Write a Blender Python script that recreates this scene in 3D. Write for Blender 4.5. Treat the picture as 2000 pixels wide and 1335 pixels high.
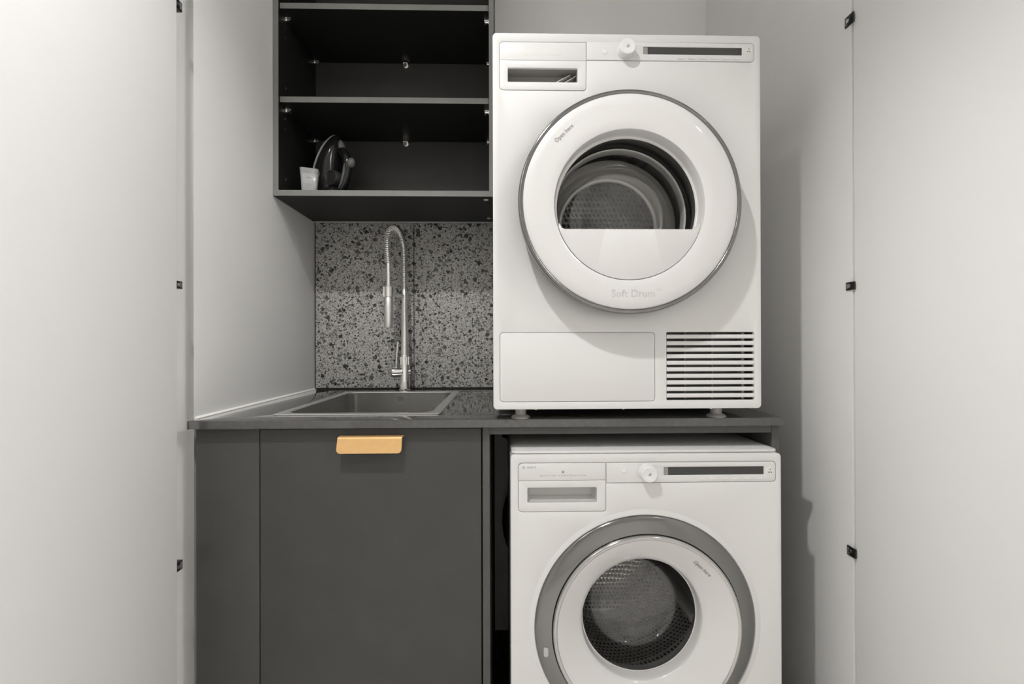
import bpy, bmesh, math, random
from mathutils import Vector, Matrix

random.seed(7)
for o in list(bpy.data.objects):
    bpy.data.objects.remove(o)
S = bpy.context.scene
COL = S.collection
PI = math.pi

# ------------------------------------------------------------------ camera
cam_d = bpy.data.cameras.new('camera')
cam_d.sensor_width = 36.0
cam_d.lens = 16.0
cam_d.clip_start = 0.02
cam = bpy.data.objects.new('camera', cam_d)
COL.objects.link(cam)
CAMZ = 1.092
cam.matrix_world = (Matrix.Translation((0, 0, CAMZ)) @ Matrix.Rotation(-19 / 889, 4, 'Z')
                    @ Matrix.Rotation(PI / 2 + 2 / 889, 4, 'X') @ Matrix.Rotation(-0.0025, 4, 'Z'))
S.camera = cam

# ------------------------------------------------------------------ world, lamps, exposure
w = bpy.data.worlds.new('world')
S.world = w
w.use_nodes = True
w.node_tree.nodes['Background'].inputs[0].default_value = (0.9, 0.95, 1.0, 1)
w.node_tree.nodes['Background'].inputs[1].default_value = 0.05

WARM = (1.0, 0.99, 0.985)


def spot(name, loc, power, size, blend, radius, col=WARM, tgt=None):
    d = bpy.data.lights.new(name, 'SPOT')
    d.energy = power
    d.spot_size = math.radians(size)
    d.spot_blend = blend
    d.shadow_soft_size = radius
    d.color = col
    o = bpy.data.objects.new(name, d)
    COL.objects.link(o)
    o.location = loc
    if tgt:
        o.rotation_euler = (Vector(tgt) - Vector(loc)).to_track_quat('-Z', 'Y').to_euler()
    return o


def area(name, loc, tgt, sx, sy, power, col):
    d = bpy.data.lights.new(name, 'AREA')
    d.shape = 'RECTANGLE'
    d.size = sx
    d.size_y = sy
    d.energy = power
    d.color = col
    o = bpy.data.objects.new(name, d)
    COL.objects.link(o)
    o.location = loc
    o.rotation_euler = (Vector(tgt) - Vector(loc)).to_track_quat('-Z', 'Y').to_euler()
    return o


# ceiling downlight in front of the cupboard (the key), two added ceiling fills, an added rear fill
spot('downlight_key', (-0.40, 0.20, 2.585), 84, 124, 0.55, 0.028)
area('side_fill_a', (1.5, -0.25, 2.59), (1.3, -0.25, 0), 0.6, 0.6, 43, WARM)  # added soft fill to brighten the left door and wall
area('side_fill_b', (-1.5, -0.25, 2.59), (-1.3, -0.25, 0), 0.6, 0.6, 11, WARM)  # weaker added fill from the opposite side

area('rear_fill', (0.0, -2.12, 1.40), (0, 1.0, 1.15), 2.4, 2.0, 2, (1.0, 0.98, 0.95))  # added weak frontal fill, no window is built there

S.view_settings.view_transform = 'Standard'
S.view_settings.look = 'None'
S.view_settings.gamma = 1.0
S.view_settings.use_curve_mapping = False
S.view_settings.exposure = -0.17
S.cycles.max_bounces = 10
S.cycles.diffuse_bounces = 6
S.cycles.glossy_bounces = 6
S.cycles.transparent_max_bounces = 16
S.cycles.caustics_reflective = False
S.cycles.caustics_refractive = False


# ------------------------------------------------------------------ materials
def new_mat(name):
    m = bpy.data.materials.new(name)
    m.use_nodes = True
    nt = m.node_tree
    return m, nt, nt.nodes['Principled BSDF']


def simple(name, col, rough=0.5, metal=0.0, coat=0.0, noise=0.0, nscale=30, bump=0.0, bscale=200, spec=0.5, aniso=0.0, coat_rough=0.05):
    m, nt, b = new_mat(name)
    b.inputs['Base Color'].default_value = (*col, 1)
    b.inputs['Roughness'].default_value = rough
    b.inputs['Metallic'].default_value = metal
    b.inputs['Coat Weight'].default_value = coat
    b.inputs['Coat Roughness'].default_value = coat_rough
    b.inputs['Specular IOR Level'].default_value = spec
    if aniso:
        b.inputs['Anisotropic'].default_value = aniso
    tc = nt.nodes.new('ShaderNodeTexCoord')
    if noise:
        n = nt.nodes.new('ShaderNodeTexNoise')
        n.inputs['Scale'].default_value = nscale
        n.inputs['Detail'].default_value = 6
        r = nt.nodes.new('ShaderNodeMapRange')
        r.inputs['From Min'].default_value = 0.3
        r.inputs['From Max'].default_value = 0.7
        r.inputs['To Min'].default_value = 1 - noise
        r.inputs['To Max'].default_value = 1 + noise
        mx = nt.nodes.new('ShaderNodeMix')
        mx.data_type = 'RGBA'
        mx.blend_type = 'MULTIPLY'
        mx.inputs['Factor'].default_value = 1
        mx.inputs['A'].default_value = (*col, 1)
        nt.links.new(tc.outputs['Object'], n.inputs['Vector'])
        nt.links.new(n.outputs['Fac'], r.inputs['Value'])
        nt.links.new(r.outputs['Result'], mx.inputs['B'])
        nt.links.new(mx.outputs['Result'], b.inputs['Base Color'])
    if bump:
        n2 = nt.nodes.new('ShaderNodeTexNoise')
        n2.inputs['Scale'].default_value = bscale
        n2.inputs['Detail'].default_value = 3
        bp = nt.nodes.new('ShaderNodeBump')
        bp.inputs['Strength'].default_value = bump
        bp.inputs['Distance'].default_value = 0.001
        nt.links.new(tc.outputs['Object'], n2.inputs['Vector'])
        nt.links.new(n2.outputs['Fac'], bp.inputs['Height'])
        nt.links.new(bp.outputs['Normal'], b.inputs['Normal'])
    return m


def terrazzo(name, light, mid, dark, rough, scale=74.0, spec=0.5):
    m, nt, b = new_mat(name)
    N = nt.nodes.new
    L = nt.links.new
    tc = N('ShaderNodeTexCoord')
    nz = N('ShaderNodeTexNoise')
    nz.inputs['Scale'].default_value = 140
    nz.inputs['Detail'].default_value = 2
    mxv = N('ShaderNodeMix')
    mxv.data_type = 'VECTOR'
    mxv.inputs['Factor'].default_value = 0.010
    L(tc.outputs['Object'], mxv.inputs['A'])
    L(tc.outputs['Object'], nz.inputs['Vector'])
    L(nz.outputs['Color'], mxv.inputs['B'])
    prev = None
    base = N('ShaderNodeTexNoise')
    base.inputs['Scale'].default_value = 230
    base.inputs['Detail'].default_value = 4
    L(tc.outputs['Object'], base.inputs['Vector'])
    rp = N('ShaderNodeValToRGB')
    rp.color_ramp.elements[0].position = 0.36
    rp.color_ramp.elements[0].color = (*mid, 1)
    rp.color_ramp.elements[1].position = 0.64
    rp.color_ramp.elements[1].color = (*light, 1)
    L(base.outputs['Fac'], rp.inputs['Fac'])
    prev = rp.outputs['Color']
    for sc_, thr, amount in ((scale * 0.84, 0.37, 0.48), (scale * 1.3, 0.38, 0.55), (scale * 2.3, 0.42, 0.65)):
        v = N('ShaderNodeTexVoronoi')
        v.inputs['Scale'].default_value = sc_
        L(mxv.outputs['Result'], v.inputs['Vector'])
        sep = N('ShaderNodeSeparateColor')
        L(v.outputs['Color'], sep.inputs['Color'])
        lim = N('ShaderNodeMath')
        lim.operation = 'MULTIPLY'
        lim.inputs[1].default_value = thr * 1.5
        L(sep.outputs['Red'], lim.inputs[0])
        lt = N('ShaderNodeMath')
        lt.operation = 'LESS_THAN'
        L(v.outputs['Distance'], lt.inputs[0])
        L(lim.outputs[0], lt.inputs[1])
        sel = N('ShaderNodeMath')
        sel.operation = 'LESS_THAN'
        L(sep.outputs['Green'], sel.inputs[0])
        sel.inputs[1].default_value = amount
        mul = N('ShaderNodeMath')
        mul.operation = 'MULTIPLY'
        L(lt.outputs[0], mul.inputs[0])
        L(sel.outputs[0], mul.inputs[1])
        chip = N('ShaderNodeMix')
        chip.data_type = 'RGBA'
        chip.inputs['A'].default_value = (*dark, 1)
        chip.inputs['B'].default_value = (*mid, 1)
        pw = N('ShaderNodeMath')
        pw.operation = 'POWER'
        pw.inputs[1].default_value = 2.2
        L(sep.outputs['Blue'], pw.inputs[0])
        L(pw.outputs[0], chip.inputs['Factor'])
        mx = N('ShaderNodeMix')
        mx.data_type = 'RGBA'
        L(mul.outputs[0], mx.inputs['Factor'])
        L(prev, mx.inputs['A'])
        L(chip.outputs['Result'], mx.inputs['B'])
        prev = mx.outputs['Result']
    L(prev, b.inputs['Base Color'])
    b.inputs['Roughness'].default_value = rough
    b.inputs['Specular IOR Level'].default_value = spec
    return m


def perforated(name, col, hole, scale, rough, thr=0.33, metal=0.35):
    m, nt, b = new_mat(name)
    N = nt.nodes.new
    L = nt.links.new
    uv = N('ShaderNodeTexCoord')
    v = N('ShaderNodeTexVoronoi')
    v.voronoi_dimensions = '2D'
    v.inputs['Scale'].default_value = scale
    v.inputs['Randomness'].default_value = 0.0
    L(uv.outputs['UV'], v.inputs['Vector'])
    lt = N('ShaderNodeMath')
    lt.operation = 'LESS_THAN'
    L(v.outputs['Distance'], lt.inputs[0])
    lt.inputs[1].default_value = thr
    mx = N('ShaderNodeMix')
    mx.data_type = 'RGBA'
    mx.inputs['A'].default_value = (*col, 1)
    mx.inputs['B'].default_value = (*hole, 1)
    L(lt.outputs[0], mx.inputs['Factor'])
    L(mx.outputs['Result'], b.inputs['Base Color'])
    bp = N('ShaderNodeBump')
    bp.inputs['Strength'].default_value = 0.6
    bp.inputs['Distance'].default_value = 0.004
    L(v.outputs['Distance'], bp.inputs['Height'])
    L(bp.outputs['Normal'], b.inputs['Normal'])
    b.inputs['Metallic'].default_value = metal
    b.inputs['Roughness'].default_value = rough
    return m


def glass(name, tint, ior=1.5, rough=0.0, extra=0.04):
    m = bpy.data.materials.new(name)
    m.use_nodes = True
    nt = m.node_tree
    nt.nodes.clear()
    N = nt.nodes.new
    L = nt.links.new
    out = N('ShaderNodeOutputMaterial')
    tr = N('ShaderNodeBsdfTransparent')
    tr.inputs['Color'].default_value = (*tint, 1)
    gl = N('ShaderNodeBsdfGlossy')
    gl.inputs['Color'].default_value = (1, 1, 1, 1)
    gl.inputs['Roughness'].default_value = rough
    lw = N('ShaderNodeLayerWeight')
    lw.inputs['Blend'].default_value = 0.5
    p5 = N('ShaderNodeMath')
    p5.operation = 'POWER'
    p5.inputs[1].default_value = 5.0
    L(lw.outputs['Facing'], p5.inputs[0])
    ad = N('ShaderNodeMath')
    ad.operation = 'MULTIPLY_ADD'
    ad.use_clamp = True
    ad.inputs[1].default_value = 0.6
    ad.inputs[2].default_value = 0.05 + extra
    L(p5.outputs[0], ad.inputs[0])
    mx = N('ShaderNodeMixShader')
    L(ad.outputs[0], mx.inputs['Fac'])
    L(tr.outputs[0], mx.inputs[1])
    L(gl.outputs[0], mx.inputs[2])
    L(mx.outputs[0], out.inputs['Surface'])
    return m


def frosted(name, col, alpha):
    m = bpy.data.materials.new(name)
    m.use_nodes = True
    nt = m.node_tree
    b = nt.nodes['Principled BSDF']
    b.inputs['Base Color'].default_value = (*col, 1)
    b.inputs['Roughness'].default_value = 0.15
    b.inputs['Alpha'].default_value = alpha
    return m


M = {}
M['wall'] = simple('wall_paint', (0.85, 0.845, 0.83), 0.6, noise=0.012, nscale=3, bump=0.05, bscale=300)
M['door'] = simple('door_laminate', (0.83, 0.825, 0.815), 0.38, noise=0.008, nscale=2)
M['caulk'] = simple('white_caulk', (0.86, 0.85, 0.83), 0.45)
M['hallfloor'] = simple('hall_floor_boards', (0.82, 0.80, 0.77), 0.4, noise=0.05, nscale=8)
M['white'] = simple('appliance_enamel', (0.70, 0.695, 0.685), 0.32, coat=0.25)
M['whitegloss'] = simple('gloss_white_plastic', (0.68, 0.67, 0.66), 0.3, coat=0.8)
M['whiteplastic'] = simple('satin_white_plastic', (0.76, 0.755, 0.745), 0.4)
M['greyplastic'] = simple('light_grey_plastic', (0.50, 0.495, 0.48), 0.4)
M['midgrey'] = simple('mid_grey_plastic', (0.16, 0.158, 0.15), 0.35)
M['footgrey'] = simple('foot_grey_plastic', (0.30, 0.29, 0.28), 0.45)
M['display'] = simple('display_glass', (0.045, 0.045, 0.042), 0.12)
M['display2'] = simple('display_lit_cell', (0.28, 0.28, 0.27), 0.2)
M['ink'] = simple('dark_ink', (0.05, 0.05, 0.05), 0.5)
M['ink2'] = simple('grey_ink', (0.20, 0.20, 0.195), 0.5)
M['ink3'] = simple('pale_grey_ink', (0.55, 0.545, 0.53), 0.5)
M['gripshade'] = simple('grip_shade_grey', (0.66, 0.655, 0.64), 0.5)  # shade of the dryer door's grip groove as a flat grey
M['chrome'] = simple('chrome', (0.90, 0.89, 0.875), 0.12, metal=1.0)
M['ring'] = simple('dark_chrome_ring', (0.24, 0.238, 0.23), 0.14, metal=1.0)
M['bezel'] = simple('bezel_chrome', (0.50, 0.495, 0.485), 0.12, metal=1.0)
M['satin'] = simple('satin_nickel', (0.86, 0.85, 0.835), 0.30, metal=1.0)
M['steel'] = simple('brushed_stainless', (0.62, 0.615, 0.60), 0.22, metal=1.0, noise=0.05, nscale=60, aniso=0.5)
M['steelrim'] = simple('stainless_rim', (0.88, 0.875, 0.86), 0.33, metal=1.0)
M['dark'] = simple('charcoal_laminate', (0.054, 0.053, 0.050), 0.42, noise=0.06, nscale=14, spec=0.4)
M['darkedge'] = simple('charcoal_edge_band', (0.085, 0.084, 0.079), 0.45, noise=0.05, nscale=20, spec=0.4)
M['darkin'] = simple('shaded_laminate', (0.014, 0.014, 0.013), 0.45, noise=0.05, nscale=14, spec=0.35)  # laminate darkened: shade inside the wall cabinet put into the colour
M['edge'] = simple('lit_edge', (0.23, 0.228, 0.218), 0.45, noise=0.05, nscale=20, spec=0.4)  # laminate lightened: light caught by front edges put into the colour
M['counter'] = simple('dark_stone_top', (0.070, 0.068, 0.065), 0.05, noise=0.16, nscale=90, spec=0.9)
M['tile'] = terrazzo('terrazzo_tile', (0.70, 0.685, 0.655), (0.30, 0.293, 0.28), (0.022, 0.022, 0.021), 0.35)
M['grout'] = simple('dark_grout', (0.05, 0.05, 0.047), 0.8)
M['darkfloor'] = terrazzo('dark_terrazzo_floor', (0.10, 0.10, 0.095), (0.04, 0.04, 0.038), (0.01, 0.01, 0.01), 0.4)
M['brass'] = simple('brushed_brass', (0.80, 0.50, 0.215), 0.38, metal=0.35, noise=0.03, nscale=80)
M['black'] = simple('black_plastic', (0.012, 0.012, 0.012), 0.35)
M['blackgloss'] = simple('black_gloss_plastic', (0.014, 0.014, 0.014), 0.14)
M['rubber'] = simple('black_rubber', (0.01, 0.01, 0.01), 0.6)
M['zinc'] = simple('zinc_pin', (0.9, 0.89, 0.87), 0.2, metal=1.0)
M['drum'] = simple('drum_steel', (0.62, 0.615, 0.60), 0.28, metal=0.4)
M['perf'] = perforated('perforated_steel', (0.62, 0.615, 0.60), (0.02, 0.02, 0.02), 70, 0.3)
M['perf2'] = perforated('perforated_steel_fine', (0.72, 0.715, 0.70), (0.03, 0.03, 0.03), 88, 0.2, 0.30, 0.65)
M['gasket'] = simple('grey_gasket', (0.10, 0.10, 0.097), 0.45)
M['irongrey'] = simple('iron_grey_plastic', (0.16, 0.158, 0.152), 0.35)
M['soleplate'] = simple('ceramic_soleplate', (0.62, 0.61, 0.60), 0.3, metal=0.2)
M['darkdial'] = simple('iron_dial_plastic', (0.035, 0.035, 0.034), 0.35)
M['glass'] = glass('smoky_glass', (0.86, 0.855, 0.845), 1.5)
M['glass2'] = glass('door_glass', (0.92, 0.915, 0.905), 1.5)
M['clear'] = frosted('clear_plastic', (0.80, 0.80, 0.80), 0.34)


# ------------------------------------------------------------------ mesh helpers
class MB:
    def __init__(s):
        s.v = []
        s.f = []
        s.uv = None

    def add(s, vs, fs):
        b = len(s.v)
        s.v += [tuple(p) for p in vs]
        s.f += [tuple(i + b for i in f) for f in fs]

    def box(s, x0, x1, y0, y1, z0, z1, c=0.0):
        if c <= 0:
            vs = [(x, y, z) for x in (x0, x1) for y in (y0, y1) for z in (z0, z1)]
            s.add(vs, [(0, 1, 3, 2), (4, 6, 7, 5), (0, 4, 5, 1), (2, 3, 7, 6), (0, 2, 6, 4), (1, 5, 7, 3)])
            return s
        bm = bmesh.new()
        bmesh.ops.create_cube(bm, size=1)
        for v in bm.verts:
            v.co = Vector(((x0 + x1) / 2 + v.co.x * (x1 - x0), (y0 + y1) / 2 + v.co.y * (y1 - y0), (z0 + z1) / 2 + v.co.z * (z1 - z0)))
        bmesh.ops.bevel(bm, geom=bm.edges[:], offset=c, segments=2, profile=0.5, affect='EDGES')
        s.bm(bm)
        return s

    def bm(s, bm):
        bm.verts.index_update()
        s.add([v.co[:] for v in bm.verts], [[v.index for v in f.verts] for f in bm.faces])
        bm.free()

    def loft(s, loops, cap0=True, cap1=True, closed=True):
        n = len(loops[0])
        vs = [p for l in loops for p in l]
        fs = []
        for i in range(len(loops) - 1):
            for j in range(n if closed else n - 1):
                k = (j + 1) % n
                fs.append((i * n + j, i * n + k, (i + 1) * n + k, (i + 1) * n + j))
        if cap0:
            fs.append(tuple(range(n - 1, -1, -1)))
        if cap1:
            fs.append(tuple((len(loops) - 1) * n + j for j in range(n)))
        s.add(vs, fs)
        return s

    def tube(s, pts, r, n=10, caps=True):
        pts = [Vector(p) for p in pts]
        rs = r if isinstance(r, (list, tuple)) else [r] * len(pts)
        t0 = (pts[1] - pts[0]).normalized()
        ref = Vector((0, 0, 1)) if abs(t0.z) < 0.9 else Vector((1, 0, 0))
        nrm = t0.cross(ref).normalized()
        loops = []
        for i, p in enumerate(pts):
            a = pts[max(i - 1, 0)]
            b = pts[min(i + 1, len(pts) - 1)]
            t = (b - a).normalized()
            nrm = (nrm - t * nrm.dot(t)).normalized()
            bn = t.cross(nrm)
            loops.append([p + (nrm * math.cos(2 * PI * j / n) + bn * math.sin(2 * PI * j / n)) * rs[i] for j in range(n)])
        s.loft(loops, caps, caps)
        return s

    def cyl(s, p0, p1, r0, r1=None, n=24):
        return s.tube([p0, p1], [r0, r0 if r1 is None else r1], n)

    def build(s, name, mat, parent=None, smooth=True, ang=35, loc=None):
        me = bpy.data.meshes.new(name)
        me.from_pydata(s.v, [], s.f)
        bm = bmesh.new()
        bm.from_mesh(me)
        bmesh.ops.remove_doubles(bm, verts=bm.verts, dist=1e-6)
        bmesh.ops.recalc_face_normals(bm, faces=bm.faces)
        bm.to_mesh(me)
        bm.free()
        if smooth:
            me.polygons.foreach_set('use_smooth', [True] * len(me.polygons))
            me.set_sharp_from_angle(angle=math.radians(ang))
        me.materials.append(M[mat] if isinstance(mat, str) else mat)
        o = bpy.data.objects.new(name, me)
        COL.objects.link(o)
        if parent:
            o.parent = parent
        if loc:
            o.location = loc
        return o


def tag(o, label=None, cat=None, group=None, kind=None):
    if label:
        o['label'] = label
    if cat:
        o['category'] = cat
    if group:
        o['group'] = group
    if kind:
        o['kind'] = kind
    return o


def empty(name, loc, label, cat, rot=None):
    o = bpy.data.objects.new(name, None)
    o.empty_display_size = 0.05
    COL.objects.link(o)
    o.location = loc
    if rot:
        o.rotation_euler = rot
    return tag(o, label, cat)


def struct(name, mb, mat, **k):
    return tag(mb.build(name, mat, **k), kind='structure')


def share(o, parent, loc):
    c = o.copy()
    COL.objects.link(c)
    c.parent = parent
    c.location = loc
    return c


def rrect(u0, w0, u1, w1, r, seg=6):
    """loop generator: offset -> list of (u, w); r = radius or (bl, br, tr, tl)"""
    rr = (r, r, r, r) if not isinstance(r, (list, tuple)) else r

    def f(o=0.0):
        a0, b0, a1, b1 = u0 - o, w0 - o, u1 + o, w1 + o
        out = []
        for (cx, cz, sx, sz, st, q) in ((a0, b0, 1, 1, PI, rr[0]), (a1, b0, -1, 1, 1.5 * PI, rr[1]), (a1, b1, -1, -1, 0, rr[2]), (a0, b1, 1, -1, 0.5 * PI, rr[3])):
            q = max(q + o, 1e-4)
            for k in range(seg + 1):
                t = st + k / seg * PI / 2
                out.append((cx + sx * q + q * math.cos(t), cz + sz * q + q * math.sin(t)))
        return out
    return f


def circ(cu, cw, r, n=96):
    return lambda o=0.0: [(cu + (r + o) * math.cos(2 * PI * k / n), cw + (r + o) * math.sin(2 * PI * k / n)) for k in range(n)]


def plate(mb, outer, holes, v0, v1, c, X):
    """solid plate in the u-w plane between v0 (front) and v1, chamfer c on the front edges, real holes. X maps (u,v,w)->xyz"""
    def fill(loops, v):
        bm = bmesh.new()
        edges = []
        for l in loops:
            vs = [bm.verts.new(X(u, v, q)) for u, q in l]
            for i in range(len(vs)):
                edges.append(bm.edges.new((vs[i], vs[(i + 1) % len(vs)])))
        bmesh.ops.triangle_fill(bm, edges=edges, use_beauty=True, use_dissolve=False)
        mb.bm(bm)
    fill([outer(-c)] + [h(c) for h in holes], v0)
    fill([outer(0)] + [h(0) for h in holes], v1)
    for l, sgn in [(outer, -1)] + [(h, 1) for h in holes]:
        if c > 0:
            mid = [[X(u, v0 + c * 0.3, q) for u, q in l(sgn * c * 0.3)]]
        else:
            mid = []
        mb.loft([[X(u, v0, q) for u, q in l(sgn * c)]] + mid + [[X(u, v0 + c, q) for u, q in l(0)], [X(u, v1, q) for u, q in l(0)]], False, False)
    return mb


def lathe(mb, prof, X, n=96, cap_last=False, cap_first=False):
    """prof: list of (r, v, cu, cw)"""
    loops = []
    for r, v, cu, cw in prof:
        loops.append([X(cu + r * math.cos(2 * PI * k / n), v, cw + r * math.sin(2 * PI * k / n)) for k in range(n)])
    mb.loft(loops, cap_first, cap_last)
    return mb


def text_verts(body, size, align='CENTER', spacing=1.0, shear=0.0):
    c = bpy.data.curves.new('lettering', 'FONT')
    c.body = body
    c.size = size
    c.align_x = align
    c.align_y = 'CENTER'
    c.space_character = spacing
    c.shear = shear
    c.resolution_u = 3
    o = bpy.data.objects.new('lettering', c)
    COL.objects.link(o)
    dg = bpy.context.evaluated_depsgraph_get()
    me = o.evaluated_get(dg).to_mesh()
    vs = [v.co[:2] for v in me.vertices]
    fs = [tuple(p.vertices) for p in me.polygons]
    o.evaluated_get(dg).to_mesh_clear()
    bpy.data.objects.remove(o)
    bpy.data.curves.remove(c)
    return vs, fs


def lettering(name, body, size, cu, cw, surf, X, mat, parent, rot=0.0, spacing=1.0, align='CENTER', width=None, label=None):
    vs, fs = text_verts(body, size, align, spacing)
    sx = 1.0
    if width:
        xs = [v[0] for v in vs]
        sx = width / (max(xs) - min(xs))
    ca, sa = math.cos(rot), math.sin(rot)
    pts = []
    for x, y in vs:
        x *= sx
        u, q = cu + ca * x - sa * y, cw + sa * x + ca * y
        pts.append(X(u, surf(u, q), q))
    mb = MB()
    mb.add(pts, fs)
    o = mb.build(name, mat, parent, smooth=False)
    if label:
        o['label'] = label
    return o


def icon_mesh(mb, cu, cw, h, v, X):
    """small slanted arch emblem"""
    t = h * 0.2
    outer = []
    inner = []
    for k in range(9):
        a = PI * (1 - k / 8)
        outer.append((0.42 * h * math.cos(a), 0.08 * h + 0.42 * h * math.sin(a)))
        inner.append((0.19 * h * math.cos(a), 0.06 * h + 0.2 * h * math.sin(a)))
    outer = [(-0.42 * h, -0.5 * h)] + outer + [(0.42 * h, -0.5 * h)]
    inner = [(-0.19 * h, -0.5 * h)] + inner + [(0.19 * h, -0.5 * h)]
    pts = []
    n = len(outer)
    for x, y in outer + inner:
        pts.append(X(cu + x + y * 0.3, v, cw + y))
    fs = [(i, i + 1, n + i + 1, n + i) for i in range(n - 1)]
    mb.add(pts, fs)
    pts = [X(cu + x + y * 0.3, v, cw + y) for x, y in ((-0.1 * h, -0.5 * h), (0.1 * h, -0.5 * h), (0.1 * h, -0.22 * h), (-0.1 * h, -0.22 * h))]
    mb.add(pts, [(0, 1, 2, 3)])


# ------------------------------------------------------------------ the setting
XL, XR, YB = -0.706, 0.786, 1.735
TILE_Y = 1.725
ZC = 0.9209            # top of the worktop
HC = 2.60              # ceiling
YL, YR = 1.057, 1.006  # front ends of the cupboard's side walls

struct('floor', MB().box(-1.9, 1.9, -2.2, 1.0, -0.05, 0.0), 'hallfloor')
struct('floor_cupboard', MB().box(-1.9, 1.9, 1.0, 1.835, -0.05, 0.0), 'darkfloor')
struct('ceiling', MB().box(-1.9, 1.9, -2.2, 1.835, HC, HC + 0.08), 'wall')
wall_back = struct('wall_back', MB().box(-1.9, 1.9, YB, YB + 0.1, 0, HC), 'wall')
_wl = [(XL - 0.14, 0.992), (XL - 0.032, 0.992), (XL - 0.032, YL + 0.056), (XL, YL), (XL, YB), (XL - 0.14, YB)]
struct('wall_left', MB().loft([[(x, y, z) for x, y in _wl] for z in (0, HC)]), 'wall', ang=5)
struct('wall_right', MB().box(XR, XR + 0.14, YR, YB, 0, HC), 'wall')
struct('wall_front_left', MB().box(-1.9, XL - 0.14, YR, YR + 0.1, 0, HC), 'wall')
struct('wall_front_right', MB().box(XR + 0.14, 1.9, YR, YR + 0.1, 0, HC), 'wall')
struct('wall_hall_left', MB().box(-2.0, -1.9, -2.2, 1.835, 0, HC), 'wall')
struct('wall_hall_right', MB().box(1.9, 2.0, -2.2, 1.835, 0, HC), 'wall')
struct('wall_hall_rear', MB().box(-2.0, 2.0, -2.3, -2.2, 0, HC), 'wall')

# terrazzo splashback tiles set on the back wall
gap = 0.0026
tl = MB().box(-0.7005, -0.333 - gap / 2, TILE_Y, YB, ZC + 0.004, 1.5445, 0.0008).build('tile', 'tile', wall_back)
tl['label'] = 'grey speckled terrazzo tile'
MB().box(-0.333 + gap / 2, 0.297, TILE_Y, YB, ZC + 0.004, 1.5445, 0.0008).build('tile', 'tile', wall_back)
MB().box(-0.7055, 0.30, TILE_Y + 0.004, YB, ZC - 0.01, 1.546).build('grout', 'grout', wall_back)

# white sealant bead where the worktop meets the left wall
mb = MB()
prof = [(XL, ZC + 0.0036), (XL + 0.0022, ZC + 0.0028), (XL + 0.0070, ZC + 0.0002), (XL + 0.0070, ZC - 0.018), (XL, ZC - 0.018)]
mb.loft([[(x, y, z) for x, z in prof] for y in (YL + 0.002, TILE_Y)])
struct('trim_1', mb, 'caulk')

# the two open cupboard doors with their concealed hinges
def make_door(name, px, py, side, turn, zs, hy0, hy1, hx0, hx1):
    d = struct(name, MB().box(min(0, 0.02 * side), max(0, 0.02 * side), -0.74, 0, 0.012, 2.38, 0.0012), 'door')
    d.location = (px, py, 0)
    d.rotation_euler = (0, 0, turn)
    inv = d.matrix_basis.inverted()

    def P(name, mat, mb, par, first=False):
        mb.v = [tuple(inv @ Vector(p)) for p in mb.v]
        return mb.build(name, mat, par)
    for (z0, z1) in zs:
        zc_ = (z0 + z1) / 2
        h = P('hinge', 'black', MB().box(hx0, hx1, hy0, hy1, z0, z1, 0.0008), d)
        fx = hx1 if side < 0 else hx0
        s = -side
        ys = hy0 * 0.4 + hy1 * 0.6
        P('screw', 'satin', MB().cyl((fx - s * 0.001, ys, zc_), (fx + s * 0.0012, ys, zc_), 0.0042, n=14), h)
        P('arm_cover', 'midgrey', MB().box(min(fx, fx + s * 0.001), max(fx, fx + s * 0.001), hy1 - 0.008, hy1 - 0.002, z0 + 0.003, z1 - 0.003), h)
    return d


TURN = math.radians(9)
make_door('door_1', -0.6966, 0.990, -1, -TURN * 0.45, [(1.822, 1.842), (1.2125, 1.229), (0.598, 0.618)], 0.984, 1.018, -0.7382, -0.7040)
make_door('door_2', 0.7875, 1.001, 1, TURN, [(1.806, 1.829), (1.2095, 1.2275), (0.6105, 0.6315)], 0.995, 1.0205, 0.7825, 0.7858)


# ------------------------------------------------------------------ base cabinet
FY = 1.0395   # front face of the base units
bc = empty('base_cabinet', (-0.37, 1.35, 0), 'charcoal sink base cabinet with one door and brass edge pull', 'cabinet')


def rel(mb, e):
    l = e.location
    mb.v = [(a - l.x, b - l.y, c - l.z) for a, b, c in mb.v]
    return mb


def part(name, mat, e, mb, **k):
    return rel(mb, e).build(name, mat, e, **k)


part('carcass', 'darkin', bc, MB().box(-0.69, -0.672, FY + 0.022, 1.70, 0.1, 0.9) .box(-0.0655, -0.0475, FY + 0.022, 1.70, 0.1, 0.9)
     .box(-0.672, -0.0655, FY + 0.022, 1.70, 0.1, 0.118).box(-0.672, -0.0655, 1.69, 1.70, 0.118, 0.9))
part('filler_panel', 'dark', bc, MB().box(-0.6895, -0.5488, FY, FY + 0.02, 0.1, 0.9005, 0.0008))
part('toe_kick', 'dark', bc, MB().box(-0.6895, -0.0475, FY + 0.055, FY + 0.071, 0.0, 0.1))
bdoor = part('door', 'dark', bc, MB().box(-0.5468, -0.0490, FY, FY + 0.019, 0.1, 0.8985, 0.0008))
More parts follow.
